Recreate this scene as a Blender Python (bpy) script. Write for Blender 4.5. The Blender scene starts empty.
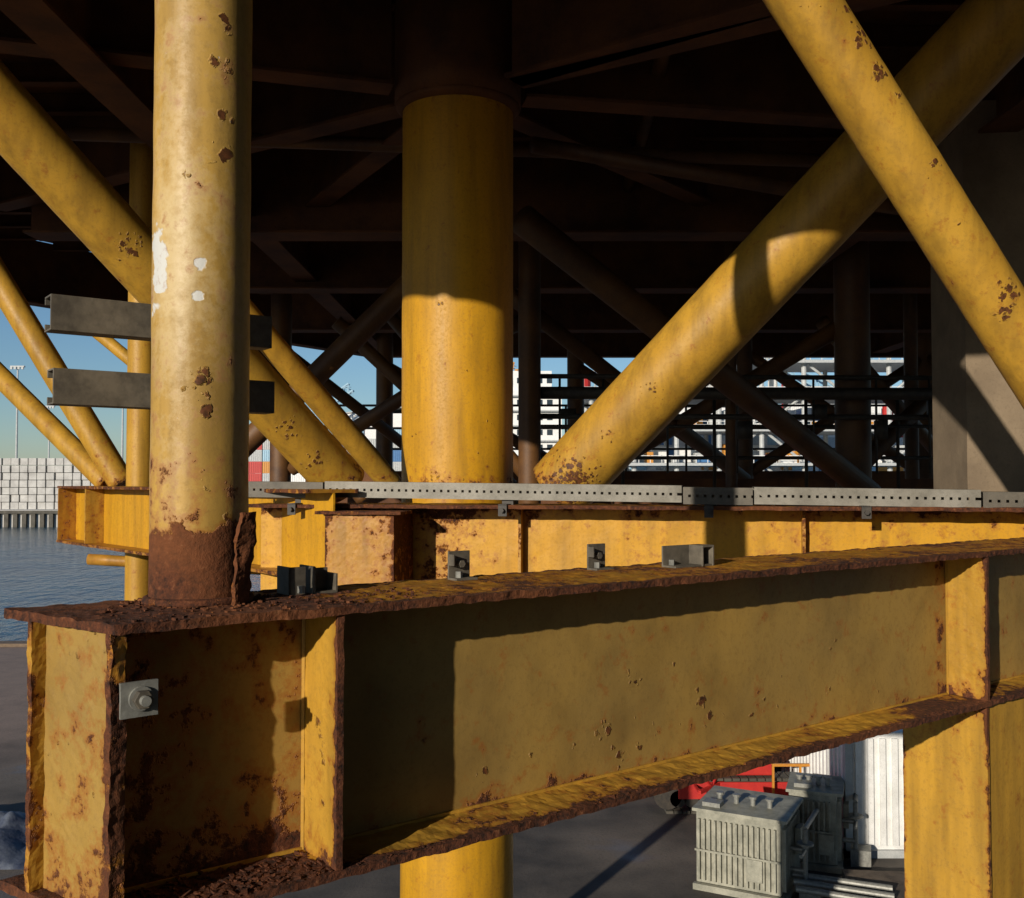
import bpy, math, random, bmesh
from mathutils import Vector, Matrix, noise
random.seed(7)
H = 8.0
sc = bpy.context.scene
sc.view_settings.view_transform = 'Standard'
sc.view_settings.look = 'None'
sc.view_settings.exposure = 0

def v(x, y, z): return Vector((x, y, z + H))      # z given relative to eye level
def g(x, y, z): return Vector((x, y, z))          # z above quay

# ------------------------------------------------------------------ materials
class NT:
    def __init__(s, name):
        s.m = bpy.data.materials.new(name); s.m.use_nodes = True
        s.t = s.m.node_tree; s.b = s.t.nodes['Principled BSDF']
        s.co = s.t.nodes.new('ShaderNodeTexCoord').outputs['Object']
    def n(s, typ, **kw):
        nd = s.t.nodes.new(typ)
        for k, val in kw.items(): setattr(nd, k, val)
        return nd
    def L(s, a, b): s.t.links.new(a, b)
    def setin(s, sock, val):
        if isinstance(val, bpy.types.NodeSocket): s.L(val, sock)
        else: sock.default_value = val
    def noise(s, scale, detail=6, rough=.6, vec=None, dist=0.0):
        nd = s.n('ShaderNodeTexNoise'); nd.inputs['Scale'].default_value = scale
        nd.inputs['Detail'].default_value = detail; nd.inputs['Roughness'].default_value = rough
        nd.inputs['Distortion'].default_value = dist
        s.L(vec or s.co, nd.inputs['Vector']); return nd.outputs['Fac']
    def mapping(s, scale):
        nd = s.n('ShaderNodeMapping'); nd.inputs['Scale'].default_value = scale
        s.L(s.co, nd.inputs['Vector']); return nd.outputs[0]
    def math(s, op, a, b=0.0, c=None):
        nd = s.n('ShaderNodeMath', operation=op)
        s.setin(nd.inputs[0], a); s.setin(nd.inputs[1], b)
        if c is not None: s.setin(nd.inputs[2], c)
        return nd.outputs[0]
    def rng(s, x, a, b, c=0.0, d=1.0):
        nd = s.n('ShaderNodeMapRange'); nd.clamp = True
        s.setin(nd.inputs[0], x)
        for i, q in enumerate((a, b, c, d)): nd.inputs[i + 1].default_value = q
        return nd.outputs[0]
    def mix(s, f, a, b, mode='MIX'):
        nd = s.n('ShaderNodeMix', data_type='RGBA', blend_type=mode)
        s.setin(nd.inputs[0], f)
        for i, q in ((6, a), (7, b)):
            if isinstance(q, tuple): nd.inputs[i].default_value = (*q, 1)
            else: s.L(q, nd.inputs[i])
        return nd.outputs[2]
    def attr(s, name):
        nd = s.n('ShaderNodeAttribute'); nd.attribute_name = name; return nd.outputs['Fac']
    def bump(s, h, strength=.3, dist=.01):
        nd = s.n('ShaderNodeBump'); nd.inputs['Strength'].default_value = strength
        nd.inputs['Distance'].default_value = dist; s.L(h, nd.inputs['Height'])
        return nd.outputs[0]
    def out(s, col=None, rough=None, metal=None, nrm=None):
        if col is not None:
            if isinstance(col, tuple): s.b.inputs['Base Color'].default_value = (*col, 1)
            else: s.L(col, s.b.inputs['Base Color'])
        if rough is not None: s.setin(s.b.inputs['Roughness'], rough)
        if metal is not None: s.setin(s.b.inputs['Metallic'], metal)
        if nrm is not None: s.L(nrm, s.b.inputs['Normal'])
        return s.m

def yellow_mat(name, c1, c2, rb=0.0, dirt=.35, streak=(9, 9, .9), weathered=False, halo_c=(.27, .085, .015)):
    n = NT(name)
    lo = n.noise(1.9, 3, .6)
    col = n.mix(n.rng(lo, .35, .65), c1, c2)
    st = n.noise(1.0, 3, .65, n.mapping(streak))
    col = n.mix(n.rng(st, .42, .72, 0, dirt), col, (.080, .045, .014))
    rc = n.noise(42, 4, .75)
    col = n.mix(n.rng(rc, .5, .75, 0, .35), col, (.12, .07, .02))
    rn = n.noise(13, 5, .70)
    hgt = n.math('MULTIPLY', rc, .12)
    if weathered:
        pn = n.math('ADD', rn, n.math('MULTIPLY', n.attr('pale'), .28))
        col = n.mix(n.rng(pn, .54, .84, 0, .75), col, (.60, .47, .25))
        pw = n.math('ADD', n.noise(15, 3, .55, dist=.4), n.math('MULTIPLY', n.attr('white'), .42))
        wm = n.rng(pw, .73, .79)
        col = n.mix(wm, col, (.58, .58, .55))
        hgt = n.math('SUBTRACT', hgt, n.math('MULTIPLY', wm, .2))
    s = n.math('ADD', n.math('ADD', rn, n.math('MULTIPLY', n.attr('rust'), .55)), rb)
    core = n.rng(s, .70, .77); halo = n.rng(s, .57, .73, 0, .8)
    rust = n.mix(n.rng(rc, .35, .62), (.020, .009, .006), (.115, .036, .014))
    rust = n.mix(n.rng(lo, .50, .66, 0, .5), rust, (.19, .065, .020))
    rust = n.mix(n.rng(rc, .60, .72, 0, .5), rust, (.26, .13, .06))
    col = n.mix(halo, col, halo_c)
    col = n.mix(core, col, rust)
    # rust blisters: irregular, size varying strongly from cell to cell
    wn = n.n('ShaderNodeTexNoise'); wn.inputs['Scale'].default_value = 45; wn.inputs['Detail'].default_value = 3
    n.L(n.co, wn.inputs['Vector'])
    vm = n.n('ShaderNodeVectorMath', operation='MULTIPLY_ADD'); n.L(wn.outputs['Color'], vm.inputs[0])
    vm.inputs[1].default_value = (.035, .035, .035); n.L(n.co, vm.inputs[2])
    vo = n.n('ShaderNodeTexVoronoi'); vo.inputs['Scale'].default_value = 30
    n.L(vm.outputs[0], vo.inputs['Vector'])
    sepc = n.n('ShaderNodeSeparateColor'); n.L(vo.outputs['Color'], sepc.inputs[0])
    vd = n.math('ADD', vo.outputs['Distance'], n.math('MULTIPLY', sepc.outputs[0], .75))
    vd = n.math('ADD', vd, n.math('MULTIPLY', rc, .45))
    pit = n.math('SUBTRACT', n.math('MULTIPLY', n.attr('pit'), .86), vd)
    pm = n.rng(pit, -.07, .02); ph = n.rng(pit, -.20, -.03)
    col = n.mix(n.math('MULTIPLY', ph, .6), col, (.24, .10, .02))
    drust = n.mix(n.rng(rc, .35, .62), (.020, .009, .006), (.13, .042, .016))
    col = n.mix(n.math('MULTIPLY', pm, .92), col, drust)
    hgt = n.math('ADD', hgt, n.math('MULTIPLY', core, n.math('ADD', rc, .4)))
    hgt = n.math('ADD', hgt, ph)
    hgt = n.math('ADD', hgt, n.math('MULTIPLY', rn, .12))
    rough = n.math('MAXIMUM', n.rng(core, 0, 1, .46, .92), n.rng(rc, .4, .8, .44, .66))
    n.b.inputs['Specular IOR Level'].default_value = .32
    return n.out(col, rough, 0.0, n.bump(hgt, .85, .007))

M_Y = yellow_mat('girder_yellow_paint', (.44, .245, .034), (.50, .272, .032), .0, .42)
M_W = yellow_mat('web_shaded_yellow', (.295, .188, .052), (.350, .215, .050), .0, .45, streak=(3, 3, 2.2))  # girder yellow darkened to stand in for the web's weak grazing sun
M_YR = yellow_mat('girder_rusting_paint', (.40, .20, .025), (.43, .20, .02), .03, .5)
M_YP = yellow_mat('post_faded_paint', (.39, .240, .060), (.47, .285, .062), .01, .50, weathered=True)
M_YC = yellow_mat('column_yellow_paint', (.56, .285, .012), (.50, .25, .012), -.02, .34)
M_YD = yellow_mat('brace_yellow_paint', (.48, .268, .032), (.42, .225, .024), .0, .45)
M_RUST = yellow_mat('heavy_rust', (.16, .06, .02), (.16, .07, .02), .35, .5)

def simple(name, c1, c2, sc_=6, rough=.7, metal=0, bump=.2, bd=.01, fine=40):
    n = NT(name)
    a_ = n.noise(sc_, 5, .65)
    col = n.mix(n.rng(a_, .35, .65), c1, c2)
    f = n.noise(fine, 2, .6)
    col = n.mix(n.rng(f, .5, .8, 0, .35), col, tuple(q * .4 for q in c1))
    return n.out(col, rough, metal, n.bump(n.math('ADD', a_, n.math('MULTIPLY', f, .4)), bump, bd) if bump else None)
M_DK = simple('deck_underside_shade_brown', (.055, .018, .006), (.15, .054, .011), 1.5, .75, 0, 0)  # brown kept dark to carry the under-deck shade in its colour
M_DK2 = simple('framing_shade_brown', (.055, .022, .008), (.14, .060, .012), 1.5, .6, 0, 0)  # jacket yellow turned dark brown, its deep shade put into the colour
M_TRAY = simple('weathered_tray_steel', (.13, .12, .095), (.24, .225, .19), 4, .55, .15, .15, .004)
M_TRAYD = simple('dull_tray_steel', (.07, .062, .048), (.12, .105, .08), 7, .6, .1, .2, .004)
M_GALV = simple('galvanised_steel', (.18, .18, .165), (.28, .28, .25), 16, .5, .3, .2, .004)
M_GALVD = simple('old_galvanised_steel', (.080, .070, .055), (.19, .165, .125), 9, .6, .25, .3, .004)
M_BLK = simple('dark_steel', (.02, .018, .016), (.05, .04, .03), 12, .6, 0, 0)
M_CONC = simple('coated_concrete', (.17, .125, .08), (.24, .18, .115), 2.5, .9, 0, .4, .01)
M_WHITE = simple('white_paint', (.66, .66, .64), (.80, .80, .78), 3, .5, 0, 0)
M_GREY = simple('grey_paint', (.36, .38, .38), (.50, .51, .50), 3, .6, 0, 0)
M_RAD = simple('cabinet_grey_green', (.20, .20, .16), (.36, .35, .28), 4, .6, .1, .1)
M_RED = simple('red_paint', (.50, .03, .02), (.40, .02, .02), 4, .5, 0, 0)
M_ORG = simple('orange_paint', (.55, .25, .03), (.50, .20, .03), 4, .5, 0, 0)
M_BLUE = simple('blue_paint', (.04, .14, .32), (.06, .18, .38), 2, .5, 0, 0)
M_CYAN = simple('pale_blue_paint', (.25, .42, .55), (.32, .50, .60), 2, .5, 0, 0)
M_WOOD = simple('weathered_timber', (.12, .08, .05), (.20, .14, .09), 5, .85)
M_PLINTH = simple('stained_concrete', (.07, .052, .038), (.17, .13, .095), 1.6, .9, 0, .4, .02, 14)
M_TARP = simple('tarpaulin', (.02, .03, .07), (.12, .14, .18), 2.2, .6, 0, .5, .05, 8)
M_PILE = simple('sheet_pile', (.05, .045, .035), (.10, .09, .07), 1, .8, 0, 0)
M_GLASS = simple('dark_glass', (.02, .03, .04), (.03, .04, .05), 1, .15, 0, 0)
M_BLOCK = simple('concrete_blocks', (.36, .35, .33), (.55, .54, .51), .35, .9, 0, 0)

n = NT('quay_asphalt')
lo = n.noise(.13, 4, .6); md = n.noise(1.1, 6, .7); fi = n.noise(14, 3, .7)
col = n.mix(n.rng(md, .35, .7), (.038, .034, .030), (.085, .072, .060))
col = n.mix(n.rng(lo, .48, .60, 0, .75), col, (.17, .142, .115))
sep = n.n('ShaderNodeSeparateXYZ'); n.L(n.co, sep.inputs[0])
edge = n.rng(sep.outputs['Y'], 27, 33)
col = n.mix(n.math('MULTIPLY', edge, n.rng(md, .2, .6, .5, 1.0)), col, (.27, .195, .15))
col = n.mix(n.rng(fi, .5, .8, 0, .5), col, (.025, .022, .02))
M_GROUND = n.out(col, n.rng(lo, .60, .63, .92, .5), 0, n.bump(fi, .4, .02))
n = NT('harbour_water')
w1 = n.noise(.9, 4, .6, n.mapping((1, .45, 1))); w2 = n.noise(.12, 2, .5)
col = n.mix(n.rng(w2, .4, .6), (.014, .060, .095), (.026, .095, .135))
M_WATER = n.out(col, .15, 0, n.bump(n.math('ADD', w1, w2), 1.0, .5))

# ------------------------------------------------------------------ builders
def empty(name):
    e = bpy.data.objects.new(name, None); sc.collection.objects.link(e); return e

def finish(name, verts, faces, mat, parent=None, smooth=False, attrs=None, bevel=0):
    me = bpy.data.meshes.new(name); me.from_pydata([tuple(p) for p in verts], [], faces)
    me.update()
    bm = bmesh.new(); bm.from_mesh(me); bmesh.ops.recalc_face_normals(bm, faces=bm.faces)
    bm.to_mesh(me); bm.free()
    if smooth:
        for p in me.polygons: p.use_smooth = True
    me.materials.append(mat)
    if attrs:
        for k, vals in attrs.items():
            a = me.attributes.new(k, 'FLOAT', 'POINT'); a.data.foreach_set('value', vals)
    o = bpy.data.objects.new(name, me); sc.collection.objects.link(o)
    if parent: o.parent = parent
    if bevel:
        b = o.modifiers.new('bevel', 'BEVEL'); b.width = bevel; b.segments = 2; b.limit_method = 'ANGLE'
    return o

def hexa(name, c, n3, mat, parent=None, fn=None, jit=0.0, jf=18):
    """subdivided, slightly irregular steel plate; c = 8 corners index i*4+j*2+k"""
    nu, nv, nw = n3; idx = {}; V = []; P = []
    def get(i, j, k):
        if (i, j, k) in idx: return idx[(i, j, k)]
        a, b, d = i / nu, j / nv, k / nw
        p = Vector((0, 0, 0))
        for q in range(8):
            x = a if q & 4 else 1 - a; y = b if q & 2 else 1 - b; z = d if q & 1 else 1 - d
            p += c[q] * (x * y * z)
        idx[(i, j, k)] = len(V)
        if jit:
            p = p + noise.noise_vector(p * jf) * jit + noise.noise_vector(p * jf * 3.1) * jit * .5
        V.append(p); P.append((a, b, d)); return idx[(i, j, k)]
    F = []
    for i in range(nu):
        for j in range(nv):
            for k in (0, nw): F.append([get(i, j, k), get(i + 1, j, k), get(i + 1, j + 1, k), get(i, j + 1, k)])
    for i in range(nu):
        for k in range(nw):
            for j in (0, nv): F.append([get(i, j, k), get(i + 1, j, k), get(i + 1, j, k + 1), get(i, j, k + 1)])
    for j in range(nv):
        for k in range(nw):
            for i in (0, nu): F.append([get(i, j, k), get(i, j + 1, k), get(i, j + 1, k + 1), get(i, j, k + 1)])
    at = None
    if fn:
        r = [fn(P[q], V[q]) for q in range(len(V))]
        at = {k: [x.get(k, 0.0) for x in r] for k in ('rust', 'pit', 'pale', 'white')}
    return finish(name, V, F, mat, parent, attrs=at)

def box8(O, A, B, C):
    return [O + A * (q >> 2 & 1) + B * (q >> 1 & 1) + C * (q & 1) for q in range(8)]

def tube(name, p0, p1, r, mat, parent=None, seg=32, nz=12, fn=None, r2=None, jit=0.0):
    ax = (p1 - p0); Ln = ax.length; ax.normalize()
    t = Vector((0, 0, 1)) if abs(ax.z) < .95 else Vector((0, -1, 0))
    x = ax.cross(t).normalized(); y = ax.cross(x).normalized()
    V = []; PR = []
    for k in range(nz + 1):
        f = k / nz; rr = r + ((r2 if r2 is not None else r) - r) * f
        for s in range(seg):
            a = 2 * math.pi * s / seg
            d = x * math.cos(a) + y * math.sin(a)
            p = p0 + ax * (Ln * f) + d * rr
            if jit: p += d * noise.noise(p * 9) * jit
            V.append(p); PR.append((f, a, 0))
    F = [[k * seg + s, k * seg + (s + 1) % seg, (k + 1) * seg + (s + 1) % seg, (k + 1) * seg + s] for k in range(nz) for s in range(seg)]
    F.append(list(range(seg))); F.append(list(range(nz * seg, nz * seg + seg)))
    at = None
    if fn:
        q = [fn(PR[i], V[i]) for i in range(len(V))]
        at = {k: [e.get(k, 0.0) for e in q] for k in ('rust', 'pit', 'pale', 'white')}
    o = finish(name, V, F, mat, parent, smooth=True, attrs=at)
    for p in o.data.polygons[-2:]: p.use_smooth = False
    return o

def weld(name, p, ax, r, rr, mat, parent):
    bpy.ops.mesh.primitive_torus_add(major_radius=r, minor_radius=rr, major_segments=48, minor_segments=8)
    o = bpy.context.object; o.name = name; o.location = p
    o.rotation_euler = ax.to_track_quat('Z', 'Y').to_euler(); o.data.materials.append(mat)
    for q in o.data.polygons: q.use_smooth = True
    o.parent = parent; return o

class Acc:
    def __init__(s): s.V = []; s.F = []
    def hex(s, c):
        b = len(s.V); s.V += c
        for f in ((0, 1, 3, 2), (4, 5, 7, 6), (0, 1, 5, 4), (2, 3, 7, 6), (0, 2, 6, 4), (1, 3, 7, 5)): s.F.append([b + i for i in f])
    def box(s, O, A, B, C): s.hex(box8(O, A, B, C))
    def ab(s, x0, y0, z0, x1, y1, z1): s.box(Vector((x0, y0, z0)), Vector((x1 - x0, 0, 0)), Vector((0, y1 - y0, 0)), Vector((0, 0, z1 - z0)))
    def bar(s, p0, p1, w, h=None):
        h = h or w; ax = (p1 - p0).normalized()
        t = Vector((0, 0, 1)) if abs(ax.z) < .95 else Vector((0, 1, 0))
        x = ax.cross(t).normalized() * w; y = ax.cross(x).normalized() * h
        s.box(p0 - x / 2 - y / 2, p1 - p0, x, y)
    def cyl(s, p0, p1, r, seg=12, r2=None):
        r2 = r if r2 is None else r2
        ax = (p1 - p0).normalized(); t = Vector((0, 0, 1)) if abs(ax.z) < .95 else Vector((0, 1, 0))
        x = ax.cross(t).normalized(); y = ax.cross(x).normalized(); b = len(s.V)
        for p, q in ((p0, r), (p1, r2)):
            for i in range(seg):
                a = 2 * math.pi * i / seg; s.V.append(p + (x * math.cos(a) + y * math.sin(a)) * q)
        for i in range(seg): s.F.append([b + i, b + (i + 1) % seg, b + seg + (i + 1) % seg, b + seg + i])
        s.F.append([b + i for i in range(seg)]); s.F.append([b + seg + i for i in range(seg)])
    def lattice(s, p0, p1, w, n_, t):
        ax = (p1 - p0).normalized(); q = Vector((0, 0, 1)) if abs(ax.z) < .95 else Vector((0, 1, 0))
        x = ax.cross(q).normalized() * w / 2; y = ax.cross(x).normalized() * w / 2
        cs = [x + y, -x + y, -x - y, x - y]
        for c in cs: s.bar(p0 + c, p1 + c, t)
        for i in range(n_):
            a = p0.lerp(p1, i / n_); b = p0.lerp(p1, (i + 1) / n_)
            for k in range(4):
                c, d = cs[k], cs[(k + 1) % 4]
                if i % 2: c, d = d, c
                s.bar(a + c, b + d, t * .6)
    def build(s, name, mat, parent=None, smooth=False, bevel=0):
        return finish(name, s.V, s.F, mat, parent, smooth, bevel=bevel)

# ------------------------------------------------------------------ camera, light, sky
cam = bpy.data.cameras.new('camera'); co = bpy.data.objects.new('camera', cam); sc.collection.objects.link(co)
co.location = (0, 0, H); co.rotation_euler = (math.radians(90 + 1.78), 0, 0)
cam.sensor_width = 36; cam.lens = 35.16; cam.clip_end = 6000; cam.clip_start = .05
sc.camera = co
elev = math.radians(15.0); az = math.radians(30.5)
sdir = Vector((-math.sin(az) * math.cos(elev), -math.cos(az) * math.cos(elev), math.sin(elev)))
sl = bpy.data.lights.new('sun', 'SUN'); sl.energy = 4.6; sl.angle = math.radians(.5); sl.color = (1, .90, .76)
so = bpy.data.objects.new('sun', sl); sc.collection.objects.link(so); so.location = (-20, -40, 40)
so.rotation_euler = (-sdir).to_track_quat('-Z', 'Y').to_euler()
w = bpy.data.worlds.new('World'); sc.world = w; w.use_nodes = True
sky = w.node_tree.nodes.new('ShaderNodeTexSky'); sky.sky_type = 'NISHITA'; sky.sun_disc = False
sky.sun_elevation = elev; sky.sun_rotation = math.atan2(sdir.x, sdir.y)
sky.air_density = 1.0; sky.dust_density = .2; sky.ozone_density = 4.5
bg = w.node_tree.nodes['Background']; bg.inputs['Strength'].default_value = .095
w.node_tree.links.new(sky.outputs[0], bg.inputs[0])

# ------------------------------------------------------------------ near girder
u = Vector((.798, .603, 0)); b_ = Vector((-.603, .798, 0)); up = Vector((0, 0, 1))
F0 = v(-.96, 2.42, 0)
def gp(t, w_, z): return F0 + u * t + b_ * w_ + up * z
ZT, ZB = -.35, -1.10; FT = .024; FW = .50; TE = 7.0; WO = .215
end_top = F0 + Vector((-.424, .31, 0))
def spots(p, lst):
    s = 0
    for c, r, a in lst:
        d = (p - c).length
        if d < r * 2: s = max(s, a * math.exp(-(d / r) ** 2))
    return s
G = empty('steel_girder')
def flange_fn(top):
    def f(P, p):
        d = min(P[1], 1 - P[1]) * FW; e = P[0] * TE
        r = .95 * math.exp(-d / .016) + .75 * math.exp(-max(e, 0) / .30) + .08
        if top: r += .15 + .5 * math.exp(-((e - .3) / .3) ** 2) + .3 * noise.noise(p * 2.3)
        else: r += .42 * math.exp(-d / .08) + .5 * math.exp(-((e - 4.0) / .35) ** 2) + .45 * noise.noise(p * 3) + .45 * (e < .62)
        return {'rust': r}
    return f
for nm, zz, top in (('top_flange', ZT - FT, True), ('bottom_flange', ZB, False)):
    f0 = F0 + up * zz; e0 = end_top + up * zz
    f1 = gp(TE, 0, zz); e1 = gp(TE, FW, zz)
    c = [f0, f0 + up * FT, e0, e0 + up * FT, f1, f1 + up * FT, e1, e1 + up * FT]
    hexa(nm, c, (480, 24, 2), M_YR if top else M_Y, G, flange_fn(top), .0055, 16)
WZ0, WZ1 = ZB + FT, ZT - FT
wp = []
rs = random.Random(11)
for i in range(46):
    t = rs.gauss(2.0, .45) if i < 36 else rs.uniform(.8, 4.0)
    z = -.95 + abs(rs.gauss(0, .06)) - .03 if i < 40 else rs.uniform(-1.05, -.6)
    wp.append((gp(t, WO, z), rs.uniform(.02, .055), rs.uniform(.6, 1.1)))
wp.append((gp(1.78, WO, -.90), .08, .95)); wp.append((gp(1.85, WO, -1.0), .08, 1.15)); wp.append((gp(2.3, WO, -.86), .06, 1.05)); wp.append((gp(1.95, WO, -.98), .05, 1.2))
def web_fn(P, p):
    t = P[0] * TE
    r = .36 * math.exp(-P[2] * .7 / .03) * (1 + 1.2 * noise.noise(p * 4)) + .35 * math.exp(-((t - 4.05) / .05) ** 2)
    if t < .62: r += .34 * math.exp(-P[2] * .7 / .12) + .36 * math.exp(-(1 - P[2]) * .7 / .08) * math.exp(-t / .3) + .30 * math.exp(-t / .10) + .18  # end bay: real rust, plus extra stain standing in for its shade
    return {'rust': r, 'pit': spots(p, wp)}
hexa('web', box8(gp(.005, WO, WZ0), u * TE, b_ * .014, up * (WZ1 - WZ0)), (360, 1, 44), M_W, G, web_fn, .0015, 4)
def stiff_fn(P, p):
    return {'rust': .74 * math.exp(-P[1] * .21 / .015) + .5 * math.exp(-P[2] * .7 / .05) + .25 * math.exp(-(1 - P[2]) * .7 / .02), 'pit': spots(p, [(gp(.60, .12, -.72), .09, .9), (gp(.60, .06, -.8), .06, 1.), (gp(.60, .1, -.92), .05, .95), (gp(.60, .05, -.66), .04, 1.0)])}
for i, t in enumerate((.60, 4.11)):
    hexa('stiffener_%d' % (i + 1), box8(gp(t, .004, WZ0 + .001), u * .02, b_ * (WO - .005), up * (WZ1 - WZ0 - .002)), (1, 14, 50), M_Y, G, lambda P, p: stiff_fn(P, p), .003, 14)
hexa('back_stiffener', box8(gp(.60, .25, WZ0 + .001), u * .02, b_ * .24, up * (WZ1 - WZ0 - .002)), (1, 6, 20), M_Y, G, None, .003)
ed = (end_top - F0).normalized(); no = Vector((-ed.y, ed.x, 0)); no = no if no.dot(u) < 0 else -no
def ep(s, o_, z): return F0 + ed * s + no * o_ + up * z
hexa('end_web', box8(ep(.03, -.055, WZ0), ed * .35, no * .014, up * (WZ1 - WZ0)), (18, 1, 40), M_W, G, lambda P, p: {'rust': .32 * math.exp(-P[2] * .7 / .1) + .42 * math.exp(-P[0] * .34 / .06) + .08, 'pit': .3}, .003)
hexa('end_rim_front', box8(ep(.010, -.002, WZ0), no * -.040, ed * .022, up * (WZ1 - WZ0)), (8, 1, 70), M_YR, G, lambda P, p: {'rust': .50 + .35 * noise.noise(p * 6)}, .006)
hexa('end_rim_back', box8(ep(.375, -.002, WZ0), no * -.075, ed * .02, up * (WZ1 - WZ0)), (8, 1, 70), M_Y, G, lambda P, p: {'rust': .35 * math.exp(-P[0] * .075 / .02) + .1}, .005)
a = Acc()
for z in (WZ0 + .004, WZ1 - .004): a.bar(gp(.02, WO - .003, z), gp(TE, WO - .003, z), .010)
for t in (.597, .622, 4.107, 4.132): a.bar(gp(t, WO - .004, WZ0), gp(t, WO - .004, WZ1), .009)
a.build('weld_beads', M_Y, G)
a = Acc()
for i in range(2100):
    near = i < 900
    t = random.uniform(.0, .6) if near else random.choice([random.uniform(.6, 4.1), random.gauss(3.9, .2)])
    ww = random.uniform(.0, .2) if near else abs(random.gauss(.0, .018))
    s = random.uniform(.003, .012) if near else random.uniform(.002, .007)
    o = gp(t, ww, ZB + FT - .002); an = random.uniform(0, 3.1)
    A = Vector((math.cos(an), math.sin(an), random.uniform(-.2, .3))) * s * random.uniform(1, 2.6); B = Vector((-math.sin(an), math.cos(an), random.uniform(-.2, .3))) * s * random.uniform(.6, 1.5)
    a.box(o, A, B, up * s * random.uniform(.2, .6))
for i in range(700):   # scale on the top flange round the post
    if i < 300: t = random.uniform(.0, 1.0); ww = random.uniform(.0, .3)
    else:
        an = random.uniform(0, 6.28); rr = .145 + abs(random.gauss(0, .03)); t = .333 + rr * math.cos(an); ww = .350 + rr * math.sin(an)
    s = random.uniform(.002, .007); an = random.uniform(0, 3.1)
    A = Vector((math.cos(an), math.sin(an), .1)) * s * 2; B = Vector((-math.sin(an), math.cos(an), -.1)) * s
    a.box(gp(t, ww, ZT - .001), A, B, up * s * random.uniform(.5, 1.2))
a.build('rust_flakes', M_RUST, G)

B = empty('hex_bolt')
hexa('washer_plate', box8(gp(.015, -.012, -.575), u * .090, b_ * .010, up * .086), (8, 1, 8), M_GALV, B, None, .001)
a = Acc(); a.cyl(gp(.063, -.012, -.530), gp(.063, -.020, -.530), .030, 24); a.build('washer', M_GALV, B, bevel=.001)
a = Acc(); a.cyl(gp(.063, -.020, -.530), gp(.063, -.042, -.530), .024, 6); a.build('nut', M_GALVD, B, bevel=.002)
a = Acc(); a.cyl(gp(.063, -.042, -.530), gp(.063, -.058, -.530), .013, 16); a.build('bolt_shank', M_GALV, B, bevel=.001)

C = empty('support_column')
cf = lambda P, p: {'rust': .35 * math.exp(-(1 - P[2]) * 6 / .1) + .4 * math.exp(-min(P[1], 1 - P[1]) * .46 / .01), 'pit': 0}
hexa('side_plate', box8(gp(4.11, .012, -8), u * .02, b_ * .45, up * (ZB + 8)), (1, 20, 120), M_Y, C, cf, .003, 6)
hexa('front_plate', box8(gp(4.132, .03, -8), u * .44, b_ * .02, up * (ZB + 8)), (20, 1, 80), M_Y, C, None, .002, 6)
hexa('far_side_plate', box8(gp(4.574, .012, -8), u * .02, b_ * .45, up * (ZB + 8)), (1, 10, 60), M_Y, C, cf, .003, 6)
hexa('back_plate', box8(gp(4.132, .42, -8), u * .44, b_ * .02, up * (ZB + 8)), (10, 1, 40), M_Y, C, None, .002, 6)

def clamp(t, w_, kind):
    e = empty('beam_clamp'); a = Acc()
    if kind == 0:
        a.box(gp(t, w_, ZT), u * .008, b_ * .09, up * .085); a.box(gp(t, w_, ZT), u * .055, b_ * .008, up * .085)
        a.box(gp(t + .075, w_ - .01, ZT), u * .008, b_ * .1, up * .085); a.box(gp(t + .083, w_ - .01, ZT), u * .07, b_ * .1, up * .008)
        a.box(gp(t + .083, w_ + .05, ZT), u * .07, b_ * .008, up * .075); a.box(gp(t + .15, w_ - .01, ZT), u * .008, b_ * .1, up * .06)
    elif kind == 1:
        a.box(gp(t, w_, ZT), u * .09, b_ * .008, up * .10); a.box(gp(t, w_ - .05, ZT), u * .09, b_ * .05, up * .008)
        a.box(gp(t, w_ - .03, ZT + .05), u * .006, b_ * .03, up * .04); a.cyl(gp(t + .045, w_ - .02, ZT + .055), gp(t + .045, w_, ZT + .055), .014, 6)
    else:
        a.box(gp(t, w_, ZT), u * .22, b_ * .008, up * .085); a.box(gp(t, w_ - .07, ZT), u * .22, b_ * .07, up * .008)
        a.box(gp(t + .15, w_ - .075, ZT), u * .008, b_ * .075, up * .085); a.box(gp(t + .212, w_ - .075, ZT), u * .008, b_ * .075, up * .085)
        a.box(gp(t + .158, w_ - .075, ZT + .077), u * .054, b_ * .075, up * .008)
    a.build('clamp_steel', M_GALVD, e, bevel=.0012)
    a = Acc(); a.cyl(gp(t + .03, w_ - .02, ZT + .008), gp(t + .03, w_ - .02, ZT + .03), .012, 6); a.build('clamp_nut', M_GALV, e)
clamp(.60, .32, 0); clamp(1.25, .43, 1); clamp(1.90, .43, 1); clamp(2.22, .34, 2)

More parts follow.
